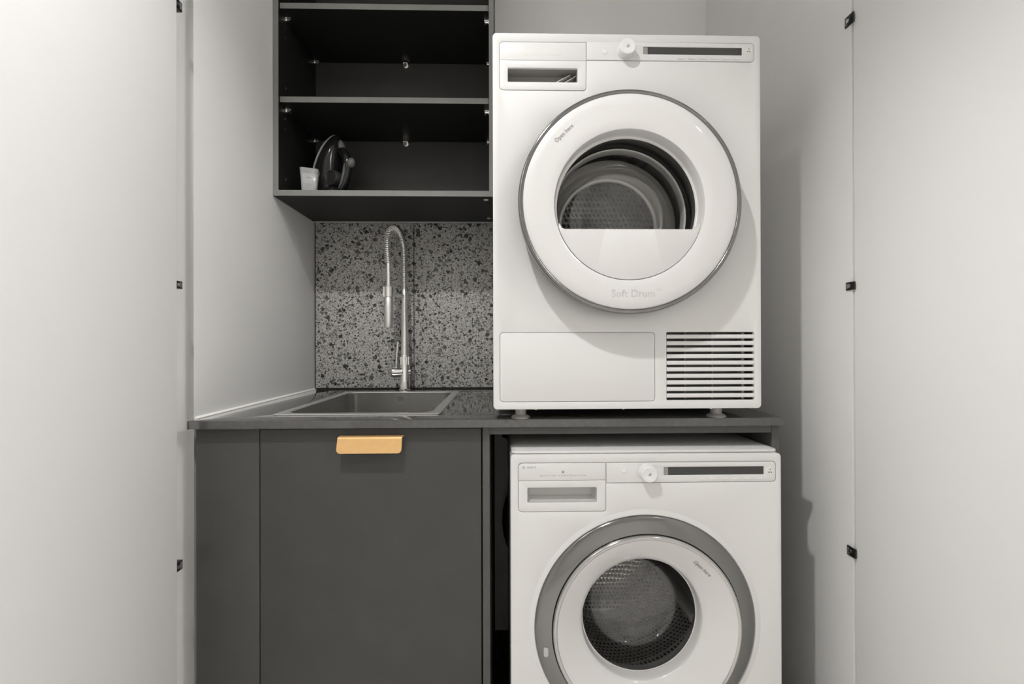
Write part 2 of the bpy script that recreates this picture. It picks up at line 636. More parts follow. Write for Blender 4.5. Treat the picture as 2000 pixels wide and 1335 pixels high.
# lip pull: a bent brass plate, top leg on the door, front leg hanging down with rounded corners
mb = MB()
hx0, hx1, hz1, hz0, hy = -0.3685, -0.2245, 0.8795, 0.8475, FY - 0.024
n = 8
def pull_outline(off):
    pts = []
    r = 0.009
    a0, a1, b0 = hx0 + off, hx1 - off, hz0 + off
    pts.append((a0 + 0.0025, hz1))
    for k in range(n + 1):
        t = PI + k / n * PI / 2
        pts.append((a0 + r + r * math.cos(t), b0 + r + r * math.sin(t)))
    for k in range(n + 1):
        t = 1.5 * PI + k / n * PI / 2
        pts.append((a1 - r + r * math.cos(t), b0 + r + r * math.sin(t)))
    pts.append((a1 + 0.0015, hz1))
    return pts
o0 = pull_outline(0.0008)
o1 = pull_outline(0.0)
mb.loft([[(x, hy, z) for x, z in o0], [(x, hy + 0.0008, z) for x, z in o1], [(x, hy + 0.0026, z) for x, z in o1]])
# curved shoulder and the leg running back to the door
prof = []
for k in range(6):
    t = k / 5 * PI / 2
    prof.append((hy + 0.0045 - 0.0045 * math.cos(t), hz1 + 0.0045 * math.sin(t)))
prof.append((FY + 0.0002, hz1 + 0.0045))
inner = [(FY + 0.0002, hz1 + 0.002)] + [(hy + 0.0045 - 0.002 * math.cos(k / 5 * PI / 2), hz1 + 0.002 * math.sin(k / 5 * PI / 2)) for k in range(5, -1, -1)]
cs = prof + inner
mb.loft([[(x, y, z) for y, z in cs] for x in (hx0 + 0.003, hx1 + 0.001)])
hd = part('handle', 'brass', bc, mb)
hd.parent = bdoor
hd['label'] = 'brushed brass edge pull handle'

# ------------------------------------------------------------------ washer bay panels
sr = empty('appliance_bay', (0.295, 1.35, 0), 'charcoal panelled bay framing the lower washing machine', 'cabinet')
part('side_panel', 'darkedge', sr, MB().box(-0.0455, -0.0295, FY, 1.70, 0.0, 0.9015, 0.0006))
part('side_panel', 'darkedge', sr, MB().box(0.6222, 0.6388, FY, 1.70, 0.0, 0.9015, 0.0006))
part('top_rail', 'darkedge', sr, MB().box(-0.0295, 0.6222, FY + 0.001, FY + 0.10, 0.8835, 0.9015, 0.0006))

# ------------------------------------------------------------------ worktop with sink cut-out
wt = MB()
XW = lambda u, v, q: (u, q, v)     # plate in x-y plane, "front" = top


def XT(u, v, q):
    return (u, q, -v)


plate(wt, rrect(-0.6985, 1.0227, 0.6405, TILE_Y - 0.0005, 0.0015, 2), [rrect(-0.541, 1.112, -0.162, 1.605, 0.02)], -ZC, -0.9026, 0.0016, XT)
o = wt.build('worktop', 'counter', ang=25)
tag(o, 'dark grey polished stone worktop under the sink and dryer', 'worktop')

# ------------------------------------------------------------------ sink
sk = empty('sink', (-0.3515, 1.359, ZC), 'rectangular stainless steel sink set into the dark worktop', 'sink')
sx0, sx1, sy0, sy1 = -0.552, -0.151, 1.100, 1.618
mb = MB()
plate(mb, rrect(sx0, sy0, sx1, sy1, 0.012), [rrect(sx0 + 0.024, sy0 + 0.024, sx1 - 0.024, sy1 - 0.03, 0.028)], -(ZC + 0.0016), -(ZC + 0.0001), 0.0008, XT)
part('rim', 'steelrim', sk, mb)
mb = MB()
loops = []
for off, z, r in ((0, ZC + 0.0008, 0.028), (0.001, ZC - 0.004, 0.029), (-0.003, ZC - 0.16, 0.03), (-0.012, ZC - 0.178, 0.03), (-0.03, ZC - 0.186, 0.03), (-0.12, ZC - 0.189, 0.03)):
    f = rrect(sx0 + 0.024 - off, sy0 + 0.024 - off, sx1 - 0.024 + off, sy1 - 0.03 + off, r, 8)
    loops.append([(a, b, z) for a, b in f(0)])
mb.loft(loops, False, True)
bowl = part('bowl', 'steel', sk, mb)
mb = MB()
lathe(mb, [(0.045, 0, -0.3515, 1.36), (0.043, -0.003, -0.3515, 1.36), (0.03, -0.0025, -0.3515, 1.36), (0.026, 0.002, -0.3515, 1.36)],
      lambda u, v, q: (u, q, ZC - 0.1885 - v), 32, True)
part('drain', 'chrome', sk, mb)
# small oval maker's emblem pressed in the rear wall of the bowl
mb = MB()
for rr in (1.0, 0.62):
    l0, l1 = [], []
    for k in range(28):
        a = 2 * PI * k / 28
        l0.append((-0.353 + 0.0105 * rr * math.cos(a), sy1 - 0.0312, 0.8985 + 0.0058 * rr * math.sin(a)))
        l1.append((-0.353 + 0.0088 * rr * math.cos(a), sy1 - 0.0312, 0.8985 + 0.0045 * rr * math.sin(a)))
    mb.loft([l0, l1], False, False)
part('emblem', 'ink2', sk, mb)

# ------------------------------------------------------------------ spring faucet
FX, FYY = -0.3548, 1.664
fa = empty('faucet', (FX, FYY, ZC), 'chrome pull-down kitchen faucet with coiled spring hose behind the sink', 'faucet')
mb = MB()
lathe(mb, [(0.0215, 0.0, FX, FYY), (0.0215, 0.004, FX, FYY), (0.0195, 0.006, FX, FYY), (0.0185, 0.03, FX, FYY), (0.0185, 0.09, FX, FYY), (0.0175, 0.094, FX, FYY)],
      lambda u, v, q: (u, q, ZC + v), 40, True, True)
part('base', 'chrome', fa, mb)
mb = MB()
vz = 0.988
ang = math.radians(20)
dx, dy = -math.cos(ang), -math.sin(ang)
path = [(FX + dx * t, FYY + dy * t, vz) for t in (-0.020, -0.018, 0.012, 0.013, 0.038, 0.046, 0.050, 0.0515)]
mb.tube(path, [0.010, 0.0155, 0.0165, 0.0182, 0.0182, 0.0165, 0.011, 0.001], 32)
vb = part('valve_knob', 'chrome', fa, mb)
mb = MB()
lx, ly = FX + dx * 0.031, FYY + dy * 0.031
mb.tube([(lx, ly, vz + 0.012), (lx + 0.001, ly - 0.001, vz + 0.04), (lx + 0.0065, ly + 0.001, 1.098), (lx + 0.0066, ly + 0.001, 1.1)], [0.0032, 0.003, 0.0032, 0.001], 12)
part('lever', 'chrome', fa, mb)
mb = MB()
mb.tube([(FX, FYY, ZC + 0.085), (FX, FYY, 1.006), (FX, FYY, 1.008), (FX, FYY, 1.046), (FX, FYY, 1.048)], [0.0175, 0.0165, 0.0148, 0.0148, 0.0135], 40)
for k in range(14):
    a = 2 * PI * k / 14
    mb.box(FX + 0.0146 * math.cos(a) - 0.0011, FX + 0.0146 * math.cos(a) + 0.0011, FYY + 0.0146 * math.sin(a) - 0.0011, FYY + 0.0146 * math.sin(a) + 0.0011, 1.012, 1.043)
part('knurled_collar', 'chrome', fa, mb)
mb = MB()
mb.tube([(FX, FYY, 1.046), (FX, FYY, 1.12), (FX - 0.001, FYY, 1.2), (FX - 0.001, FYY, 1.235), (FX - 0.001, FYY, 1.236), (FX - 0.001, FYY, 1.285), (FX - 0.001, FYY, 1.288)], [0.0138, 0.0128, 0.0108, 0.0102, 0.0102, 0.0102, 0.0085], 32)
part('riser', 'satin', fa, mb)
# hose path: up from the riser, over and forward, down into the spray head
HX, HY = -0.3905, 1.575
A = Vector((FX - 0.001, FYY, 1.28))
path = []
for k in range(16):
    path.append(Vector((FX - 0.001 - 0.0005 * k / 15, FYY - 0.001 * k / 15, 1.28 + 0.125 * k / 15)))
c0 = path[-1]
E1 = Vector((HX - 0.004, HY - 0.002, 1.425))
for k in range(1, 41):
    t = k / 40
    a = PI * t
    h = 0.5 - 0.5 * math.cos(a)
    z = c0.z * (1 - t) + E1.z * t + 0.082 * math.sin(a) ** 0.9
    path.append(Vector((c0.x + (E1.x - c0.x) * h, c0.y + (E1.y - c0.y) * h, z)))
for k in range(1, 12):
    t = k / 11
    path.append(Vector((E1.x + 0.003 * t, E1.y + 0.002 * t, E1.z - 0.055 * t)))
cum = [0]
for i in range(1, len(path)):
    cum.append(cum[-1] + (path[i] - path[i - 1]).length)


def on_path(s):
    s = min(max(s, 0), cum[-1] - 1e-7)
    for i in range(1, len(path)):
        if cum[i] >= s:
            t = (s - cum[i - 1]) / (cum[i] - cum[i - 1])
            return path[i - 1].lerp(path[i], t), (path[i] - path[i - 1]).normalized()


side_ = Vector((E1.y - c0.y, -(E1.x - c0.x), 0)).normalized()
coil = []
turns = int(cum[-1] / 0.0063)
NS = 18
rs_ = []
for i in range(turns * NS + 1):
    s_ = cum[-1] * i / (turns * NS)
    p, t = on_path(s_)
    a1, t1 = on_path(s_ - 0.004)
    a2, t2 = on_path(s_ + 0.004)
    t = (t1 + t2).normalized()
    nn = side_
    bb = t.cross(nn).normalized()
    a = 2 * PI * i / NS
    rad = 0.0090 + 0.0022 * min(1.0, s_ / 0.18)
    coil.append(p + nn * math.cos(a) * rad + bb * math.sin(a) * rad)
mb = MB().tube(coil, 0.0018, 6)
part('spring', 'chrome', fa, mb, ang=80)
hosepts = path[::2] + [path[-1], Vector((HX, HY, 1.33)), Vector((HX, HY, 1.28))]
part('hose', 'satin', fa, MB().tube(hosepts, [0.0058] * (len(hosepts) - 2) + [0.0058, 0.0058], 14))
mb = MB().tube([(HX - 0.0005, HY, 1.372), (HX - 0.0005, HY, 1.368), (HX, HY, 1.30), (HX, HY, 1.286)], [0.007, 0.0078, 0.0082, 0.0095], 24)
part('hose_sleeve', 'satin', fa, mb)
mb = MB().tube([(HX, HY, 1.288), (HX, HY, 1.287), (HX, HY, 1.2515), (HX, HY, 1.2505)], [0.0125, 0.0138, 0.0138, 0.013], 32)
sh = part('spray_head', 'satin', fa, MB().tube([(HX, HY, 1.249), (HX, HY, 1.247), (HX, HY, 1.20), (HX, HY, 1.148), (HX, HY, 1.145)], [0.0145, 0.0156, 0.0156, 0.0156, 0.0142], 36))
part('head_collar', 'chrome', fa, mb)
# docking arm with a U clip round the collar
mb = MB()
arm0 = Vector((FX - 0.001, FYY, 1.262))
dirv = (Vector((HX, HY, 1.262)) - arm0).normalized()
nrm = Vector((dirv.y, -dirv.x, 0))
L_ = (Vector((HX, HY, 1.262)) - arm0).length
for (a, b, half, z0, z1) in ((0.006, L_ - 0.0145, 0.0042, 1.256, 1.268),):
    ls = []
    for t in (a, b):
        p = arm0 + dirv * t
        ls.append([p + nrm * half + Vector((0, 0, z0 - 1.262)), p - nrm * half + Vector((0, 0, z0 - 1.262)), p - nrm * half + Vector((0, 0, z1 - 1.262)), p + nrm * half + Vector((0, 0, z1 - 1.262))])
    mb.loft(ls)
arc_o, arc_i = [], []
ba = math.atan2(-dirv.y, -dirv.x)
for k in range(25):
    a = ba + math.radians(-125 + 250 * k / 24)
    arc_o.append((HX + 0.0172 * math.cos(a), HY + 0.0172 * math.sin(a)))
    arc_i.append((HX + 0.0145 * math.cos(a), HY + 0.0145 * math.sin(a)))
lp = [[(o_[0], o_[1], 1.252), (o_[0], o_[1], 1.286), (i_[0], i_[1], 1.286), (i_[0], i_[1], 1.252)] for o_, i_ in zip(arc_o, arc_i)]
mb.loft(lp)
part('dock_arm', 'chrome', fa, mb)

# ------------------------------------------------------------------ wall cabinet
WX0, WX1, WY, WB = -0.7052, -0.0247, 1.4165, 1.712
wc = empty('wall_cabinet', (-0.365, 1.57, 1.5475), 'open black wall cabinet with adjustable shelves above the sink', 'cabinet')
def lit_edged(name, x0, x1, y0, y1, z0, z1, bx0=None, bx1=None, bz0=None, bz1=None):  # darkened panel plus a lighter strip standing in for its lit front edge
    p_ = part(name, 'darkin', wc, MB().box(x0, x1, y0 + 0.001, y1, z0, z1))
    b_ = part('lit_edge_strip', 'edge', wc, MB().box(x0, x1, y0, y0 + 0.001, z0, z1))
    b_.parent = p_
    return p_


lit_edged('side_panel', WX0, -0.6885, WY, WB, 1.5475, 2.56)
lit_edged('side_panel', -0.0395, -0.0247, WY, WB, 1.5475, 2.56)
part('back_panel', 'dark', wc, MB().box(-0.6885, -0.0395, WB - 0.012, WB, 1.5655, 2.545))
lit_edged('bottom_panel', -0.6885, -0.0395, WY, WB, 1.5478, 1.5652)
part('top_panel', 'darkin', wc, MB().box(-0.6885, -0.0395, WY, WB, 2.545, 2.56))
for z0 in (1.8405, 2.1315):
    lit_edged('shelf', -0.687, -0.041, WY + 0.008, WB - 0.014, z0, z0 + 0.0175)
# shelf pins: stem in the panel and flat spoon under the shelf
mb = MB()
mb.cyl((0, 0, -0.004), (0.012, 0, -0.004), 0.0048, n=12)
mb.cyl((0, 0, -0.004), (0.0018, 0, -0.004), 0.0085, n=16)
mb.box(0.0018, 0.013, -0.006, 0.006, -0.0016, 0.0)
mb.box(0.010, 0.0125, -0.004, 0.004, -0.012, -0.0016)
mb.v = [(a * 1.25, b * 1.25, c * 1.25) for a, b, c in mb.v]
pin = mb.build('shelf_pin', 'zinc', wc)
pin['label'] = 'bright metal shelf pin'
first = True
base = wc.location
for zz in (1.8405, 2.1315):
    for yy in (1.4685, 1.690):
        for xx, rz in ((-0.6885, 0), (-0.0395, PI)):
            p = pin if first else pin.copy()
            if not first:
                COL.objects.link(p)
                p.parent = wc
            first = False
            p.location = (xx - base.x, yy - base.y, zz - base.z)
            p.rotation_euler = (0, 0, rz)
    p = pin.copy()
    COL.objects.link(p)
    p.parent = wc
    p.location = (-0.3565 - base.x, WB - 0.012 - base.y, zz - base.z - 0.003)
    p.rotation_euler = (0, 0, -PI / 2)
# unused pin sleeves
mb = MB()
mb.loft([[(x, r * math.cos(2 * PI * k / 12), r * math.sin(2 * PI * k / 12)) for k in range(12)] for x, r in ((0, 0.0042), (0.0005, 0.0042), (0.0005, 0.0026), (-0.004, 0.0026))], False, True)
slv = mb.build('pin_sleeve', 'zinc', wc)
spots_ = []
for zz in (1.8405, 2.1315):
    for yy in (1.4615, 1.700 - 0.002):
        for dz in (-0.035, -0.067):
            spots_.append((-0.6885, yy, zz + dz, 0))
            spots_.append((-0.0395, yy, zz + dz, PI))
    spots_.append((-0.6885, 1.4635, zz - 0.226, 0))
for i, (x, y, z, rz) in enumerate(spots_):
    p = slv if i == 0 else share(slv, wc, (0, 0, 0))
    p.location = (x - base.x, y - base.y, z - base.z)
    p.rotation_euler = (0, 0, rz)
# white screw caps under the bottom panel
mb = MB()
lathe(mb, [(0.0075, 0.0, 0, 0), (0.0075, 0.001, 0, 0), (0.0055, 0.0022, 0, 0), (0.002, 0.0026, 0, 0)], lambda u, v, q: (u, q, -v), 20, True, False)
cap = mb.build('screw_cap', 'whiteplastic', wc)
cap.location = (-0.0505 - base.x, 1.449 - base.y, 1.5478 - base.z)
share(cap, wc, (-0.0475 - base.x, 1.662 - base.y, 1.5478 - base.z))


# ------------------------------------------------------------------ the two laundry machines
def machine(kind, name, label, cx, fy, zb, W, H, sp):
    e = empty(name, (cx, fy, zb), label, 'tumble dryer' if kind == 'dryer' else 'washing machine')
    X = lambda u, v, q: ((u - W / 2) / 1000, v / 1000, q / 1000)
    z0 = sp['z0']
    D = 585
    R_hole = sp['hole'][2]
    # casing
    mb = MB()
    f = rrect(0, z0, W, H, sp.get('cr', 9), 6)
    lo = [[X(u, v, q) for u, q in f(o_)] for v, o_ in ((9, 0), (D - 5, 0), (D, -5))]
    mb.loft(lo, False, True)
    li = [[X(u, v, q) for u, q in f(-1.5)] for v in (9, D - 6)]
    mb.loft(li, False, True)
    mb.loft([lo[0], li[0]], False, False)
    mb.build('casing', 'white', e)
    # front panel with real openings
    dr = sp['drawer']      # u0,w0,u1,w1
    ct = sp['control']
    slot = sp['slot']
    drf = rrect(dr[0], dr[1], dr[2], dr[3], (9, 7, 0.5, 9))
    ctf = rrect(dr[2], ct[1], ct[2], ct[3], (0.5, 8, 8, 0.5))
    # one joined recess outline for drawer + control strip
    joint = []

    def jf(o_=0.0):
        a = rrect(dr[0], dr[1], dr[2], dr[3], (9, 7, 0.5, 9))(o_)
        bl = a[0:7]
        br = a[7:14]
        tlc = a[21:28]
        c = rrect(dr[2], ct[1], ct[2], ct[3], (0.5, 8, 8, 0.5))(o_)
        return bl + br + [(dr[2] + o_, ct[1] - o_)] + c[7:14] + c[14:21] + tlc
    holes = [jf, circ(*sp['hole'])]
    if kind == 'dryer':
        kf = rrect(14.5, 17, 360.5, 171, 8)
        vf = rrect(387, 19.0, 585, 171.0, 2.5)
        holes += [kf, vf]
    mb = MB()
    plate(mb, rrect(0, z0, W, H, 9), holes, 0, 3.0, 1.6, X)
    mb.build('front_panel', 'white', e)
    mb = MB()
    bh = [circ(*sp['hole']), rrect(slot[0] - 1, slot[1] - 1, slot[2] + 1, slot[3] + 1, 3)]
    if kind == 'dryer':
        bh.append(rrect(387, 19.0, 585, 171.0, 2.5))
    plate(mb, rrect(1, z0 + 1, W - 1, H - 1, 9), bh, 3.0, 9.0, 0, X)
    mb.build('inner_panel', 'white', e)
    g = 1.15
    # drawer: logo plate above, grip plate below
    dw = MB()
    plate(dw, rrect(dr[0] + g, dr[1] + g, dr[2] - g, sp['div'] - 0.4, (8.4, 6.4, 0.4, 0.4)), [rrect(*slot, 2.5)], -0.3, 2.9, 0.5, X)
    drawer = dw.build('drawer_front', 'white', e)
    tr = MB()
    s0f = rrect(*slot, 2.5)
    s1f = rrect(slot[0] + 1.5, slot[1] + 1.5, slot[2] - 1.5, slot[3] - (9 if kind == 'dryer' else 3), 2.5)
    if kind == 'dryer':
        tr.loft([[X(u, 0.2, q) for u, q in s0f(0)], [X(u, 5.0, q) for u, q in s0f(-0.3)]], False, False)
        tr.build('grip_frame', 'whiteplastic', drawer)
        tr = MB().loft([[X(u, 5.0, q) for u, q in s0f(-0.2)], [X(u, 34.0, q) for u, q in s0f(-0.6)]], False, True)
        tr.build('grip_recess', 'footgrey', drawer)
        # slanted inner rib seen in the recess
        rb = MB()
        for (ua, ub, t) in ((128, 172, 4.0), (150, 189, 3.0)):
            rb.loft([[X(ua, v, slot[1] + 1), X(ua + t, v, slot[1] + 1), X(ub + t, v, slot[3] - 7), X(ub, v, slot[3] - 7)] for v in (14, 33)])
        rb.build('rib', 'greyplastic', drawer)
    else:
        tr.loft([[X(u, 0.2, q) for u, q in s0f(0)], [X(u, 12.0, q) for u, q in s0f(-1.0)], [X(u, 22, q) for u, q in rrect(slot[0] + 2, slot[1] + 10, slot[2] - 8, slot[3] - 2, 3)(0)]], False, True)
        tr.build('grip_recess', 'greyplastic', drawer)
    lp = MB()
    plate(lp, rrect(dr[0] + g, sp['div'] + 0.4, dr[2] - g, dr[3] - g, (0.4, 0.4, 0.4, 8.4)), [], -0.3, 2.9, 0.5, X)
    logo_panel = lp.build('logo_panel', 'white', e)
    fl = lambda u, q: -0.36
    ink = sp['ink']
    lu, lw = sp['logo']
    ic = MB()
    icon_mesh(ic, lu, lw, 5.2, -0.36, X)
    ic.build('emblem', ink, logo_panel, smooth=False)
    lettering('lettering', 'ASKO', 6.0, lu + 7.5, lw, fl, X, ink, logo_panel, align='LEFT', width=20)
    tt, tu, tw_, tww = sp['tagline']
    lettering('lettering', tt, 4.6, tu, tw_, fl, X, sp['ink_b'], logo_panel, spacing=1.6, width=tww)
    if kind == 'washer':
        q4 = MB()
        for a in (-1.4, 1.4):
            for b in (-1.4, 1.4):
                q4.add([X(tu + a + i * 1.1, -0.36, sp['qi'] + b + j * 1.1) for i, j in ((-1, -1), (1, -1), (1, 1), (-1, 1))], [(0, 1, 2, 3)])
        q4.build('emblem', ink, logo_panel, smooth=False)
    # control strip with recessed display
    ds = sp['display']
    cs_ = MB()
    plate(cs_, rrect(dr[2] + g, ct[1] + g, ct[2] - g, ct[3] - g, (0.4, 7.4, 7.4, 0.4)), [rrect(*ds, 0.6, 2)], -0.3, 2.9, 0.5, X)
    strip = cs_.build('control_strip', 'white', e)
    dd = MB()
    dd.box(X(ds[0] + 11, 0, 0)[0], X(ds[2] - 0.2, 0, 0)[0], 0.0010, 0.0028, (ds[1] + 0.2) / 1000, (ds[3] - 0.2) / 1000)
    dd.build('display', 'display', strip)
    dd = MB()
    dd.box(X(ds[0] + 0.2, 0, 0)[0], X(ds[0] + 10.2, 0, 0)[0], 0.0010, 0.0028, (ds[1] + 0.2) / 1000, (ds[3] - 0.2) / 1000)
    dd.build('display_cell', 'display2', strip)
    # option buttons
    bx0, bx1, bw = sp['buttons']
    bt = MB()
    plate(bt, rrect(-7.5, -1.5, 7.5, 1.5, 1.2, 3), [], -2.0, -0.2, 0.5, lambda u, v, q: (u / 1000, v / 1000, q / 1000))
    btn = bt.build('option_button', 'whiteplastic', strip)
    for k in range(6):
        p = btn if k == 0 else share(btn, strip, (0, 0, 0))
        p.location = X(bx0 + (bx1 - bx0) * k / 5, 0, bw)
    # power button
    pu, pw = sp['power']
    pb = MB()
    lathe(pb, [(7.6, -0.3, pu, pw), (7.2, -0.75, pu, pw), (6.6, -0.75, pu, pw), (6.2, -0.35, pu, pw)], X, 28)
    lathe(pb, [(5.9, -0.3, pu, pw), (5.5, -1.1, pu, pw), (3.5, -1.4, pu, pw)], X, 28, True)
    pb.build('power_button', 'whiteplastic', strip)
    # start button with three tiny marks
    su, sw = sp['start']
    pb = MB()
    lathe(pb, [(8.4, -0.3, su, sw), (8.2, -1.0, su, sw), (7.4, -1.1, su, sw), (6.9, -0.6, su, sw), (5.0, -0.7, su, sw)], X, 28, True)
    sb = pb.build('start_button', 'whiteplastic', strip)
    mk = MB()
    for (a, b, s_) in ((0.3, 3.6, 1.25), (-2.5, -2.6, 1.5), (2.5, -2.6, 1.5)):
        mk.add([X(su + a + i * s_, -1.15, sw + b + j * s_) for i, j in ((-1, -1), (1, -1), (1, 1), (-1, 1))], [(0, 1, 2, 3)])
    mk.build('button_marks', 'ink2', sb, smooth=False)
    # rotary knob
    ku, kw = sp['knob']
    kp = sp['knob_p']
    kb = MB()
    lathe(kb, [(19.5, -0.3, ku, kw), (19.2, -2, ku, kw), (18.0, -kp * 0.8, ku, kw), (17.6, -kp + 1.2, ku, kw), (16.4, -kp, ku, kw), (12, -kp - 0.3, ku, kw), (11, -kp + 0.1, ku, kw)], X, 48, True)
    kn = kb.build('knob', 'whiteplastic', e)
    ic = MB()
    icon_mesh(ic, ku + 0.5, kw, 6.2, -kp - 0.05, X)
    ic.build('emblem', 'ink2', kn, smooth=False)
    # feet
    for (fu, fv) in ((62, 36), (W - 86, 36), (62, D - 45), (W - 86, D - 45)):
        fb = MB()
        fz = sp['foot']
        lathe(fb, [(22, fz, fu, fv), (22, fz + 2.5, fu, fv), (18, fz + 5.5, fu, fv), (12.5, fz + 8, fu, fv), (12.5, z0 + 0.5, fu, fv)],
              lambda u, v, q: X(u, q, v), 28, True, True)
        fb.build('foot', 'footgrey', e)
    return e, X


DW, DH = 601, 836
dryer, DX = machine('dryer', 'tumble_dryer', 'white front-loading tumble dryer standing on the dark worktop', 0.2805, 1.009, 0.9445, DW, DH,
    dict(z0=0, hole=(293, 447, 226), drawer=(15, 708.5, 208.7, 816.5), control=(208.7, 776.5, 587.5, 819), slot=(33.5, 727, 189.3, 758.5), div=775.5,
         ink='ink3', ink_b='ink3', logo=(22, 803), tagline=('BUTTERFLY DRYING', 112.5, 787.5, 79), display=(336.5, 791.5, 559.5, 808.3),
         buttons=(420.6, 548, 783.2), power=(249.5, 796.5), start=(574.5, 802), knob=(297, 797.5), knob_p=19, foot=-23.6))
X = DX
# kick panel
mb = MB()
plate(mb, rrect(15.4, 17.9, 359.6, 169.8, 7.4), [], -0.5, 2.9, 0.6, X)
mb.build('service_flap', 'white', dryer)
# vent: dark chamber, three ribs and ten separate slats
mb = MB()
mb.loft([[X(u, v, q) for u, q in rrect(387, 19, 585, 171, 2.5)(0)] for v in (8.0, 40)], False, True)
mb.build('vent_chamber', 'midgrey', dryer)
for ru in (432, 494, 562):
    mb = MB().box(X(ru, 0, 0)[0], X(ru + (6 if ru > 550 else 2.5), 0, 0)[0], 0.012, 0.03, 0.02, 0.17)
    mb.build('vent_rib', 'footgrey', dryer)
sl = MB()
prof = [(9.0, -4.3), (2.2, -4.6), (0.6, -4.1), (0.0, -2.6), (0.0, 2.6), (0.6, 4.1), (2.2, 4.6), (9.0, 4.3)]
xa, xb = X(387.3, 0, 0)[0], X(584.7, 0, 0)[0]
sl.loft([[(x, v / 1000, q / 1000) for v, q in prof] for x in (xa, xb)])
slat = sl.build('vent_slat', 'white', dryer)
for k in range(10):
    p = slat if k == 0 else share(slat, dryer, (0, 0, 0))
    p.location = (0, 0, (161.0 - 14.65 * k) / 1000)
# little moulded nibs under the front edge
nb = MB()
lathe(nb, [(3.4, 0.5, 0, 0), (3.4, -1.2, 0, 0), (2.0, -2.6, 0, 0)], lambda u, v, q: (u / 1000, q / 1000 + 0.012, v / 1000), 14, True)
nib = nb.build('nib', 'whiteplastic', dryer)
for k, nu in enumerate((95, 292.5, 492)):
    p = nib if k == 0 else share(nib, dryer, (0, 0, 0))
    p.location = X(nu, 0, 0)
# door
C = (293, 447)
mb = MB()
lathe(mb, [(220, 1, *C), (229, -3, *C), (233, -9, *C), (233.5, -13, *C), (236.5, -16, *C), (238.5, -30, *C), (239, -44, *C), (238, -50, *C), (235.5, -53.2, *C), (231.5, -53.8, *C), (229.3, -52.0, *C), (229, -46, *C)], X, 128)
dring = mb.build('door_ring', 'ring', dryer, ang=50)
dring['label'] = 'dark chrome door ring'
WC = (291, 440)
mb = MB()


def lerpc(t):
    return (C[0] + (WC[0] - C[0]) * t, C[1] + (WC[1] - C[1]) * t)


lathe(mb, [(229.2, -47, *C), (228.8, -51, *C), (224, -53.6, *C), (205, -54.6, *lerpc(0.3)), (180, -54.2, *lerpc(0.7)), (164, -53.0, *WC), (161, -51.6, *WC), (159.6, -48, *WC), (156.5, -24, *WC), (155, -22.5, *WC), (152, -22.5, *WC)], X, 128)
dpan = mb.build('door_panel', 'whitegloss', dryer)
dpan['label'] = 'glossy white round door front'
surfD = lambda u, q: -54.95
# lower cover that closes the bottom of the window
chord = 388.5
mb = MB()
Rw = 158.6
xe = math.sqrt(Rw ** 2 - (chord - WC[1]) ** 2)
outl = []
for k in range(61):
    t = -1 + 2 * k / 60
    x = xe * t * 1.0
    d_ = max(0.0, (abs(x) - (xe - 13)) / 13)
    hgt = chord + (1 - math.sqrt(max(0, 1 - min(d_, 0.995) ** 2))) * 13
    outl.append((WC[0] - x, hgt))
pts = outl[:]
# outl runs from +x side (u larger?) : outl[0] has x=-xe -> u = WC+xe (right); outl[-1] is left
ra = math.atan2(outl[0][1] - WC[1], outl[0][0] - WC[0])
la = math.atan2(outl[-1][1] - WC[1], outl[-1][0] - WC[0])
if la > 0:
    la -= 2 * PI
if ra > 0:
    ra -= 2 * PI
for k in range(1, 60):
    a = la + (ra - la) * k / 60
    pts.append((WC[0] + Rw * math.cos(a), WC[1] + Rw * math.sin(a)))


def seg_loop(o_=0.0):
    n_ = len(pts)
    if o_ == 0:
        return pts
    cxm, czm = WC[0], WC[1] - 90
    out = []
    for (a, b) in pts:
        d_ = math.hypot(a - cxm, b - czm)
        out.append((a + (a - cxm) / d_ * o_, b + (b - czm) / d_ * o_))
    return out


plate(mb, seg_loop, [], -49.5, -20, 0.8, X)
mb.build('window_cover', 'whitegloss', dryer)
# grip groove as a flat band, its shade put into the colour
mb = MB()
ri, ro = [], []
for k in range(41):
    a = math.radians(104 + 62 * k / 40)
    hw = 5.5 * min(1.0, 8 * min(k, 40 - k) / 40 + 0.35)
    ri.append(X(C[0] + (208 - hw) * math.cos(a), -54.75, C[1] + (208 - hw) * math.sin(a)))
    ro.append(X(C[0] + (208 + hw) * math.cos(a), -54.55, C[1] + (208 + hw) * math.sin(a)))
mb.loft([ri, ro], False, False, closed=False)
mb.build('grip_shade_band', 'gripshade', dryer)
lettering('lettering', 'Open here', 12.5, 151, 588.5, surfD, X, 'ink2', dpan, rot=math.radians(44), width=50)
lettering('lettering', 'Soft Drum', 22, 297, 251, lambda u, q: -54.95, X, 'ink3', dpan, rot=0, width=92)
lettering('lettering', 'TM', 6, 351, 259, lambda u, q: -54.95, X, 'ink3', dpan, width=9)
# glass bowl
mb = MB()
lathe(mb, [(154.5, -23, *WC), (150, -12, *WC), (148.5, 4, *WC), (145, 12, *WC), (143, 34, *WC), (139, 40, *WC), (135, 62, *WC), (124, 82, *WC), (104, 96, *WC), (70, 104, *WC), (30, 107, *WC)], X, 96, True)
mb.build('window_glass', 'glass', dryer, ang=60)
mb = MB()
lathe(mb, [(157, -21, *WC), (158, 10, *WC), (170, 28, *WC), (176, 60, *WC), (200, 66, *WC)], X, 96)
mb.build('door_gasket', 'gasket', dryer)
# drum
DC = (293, 440)


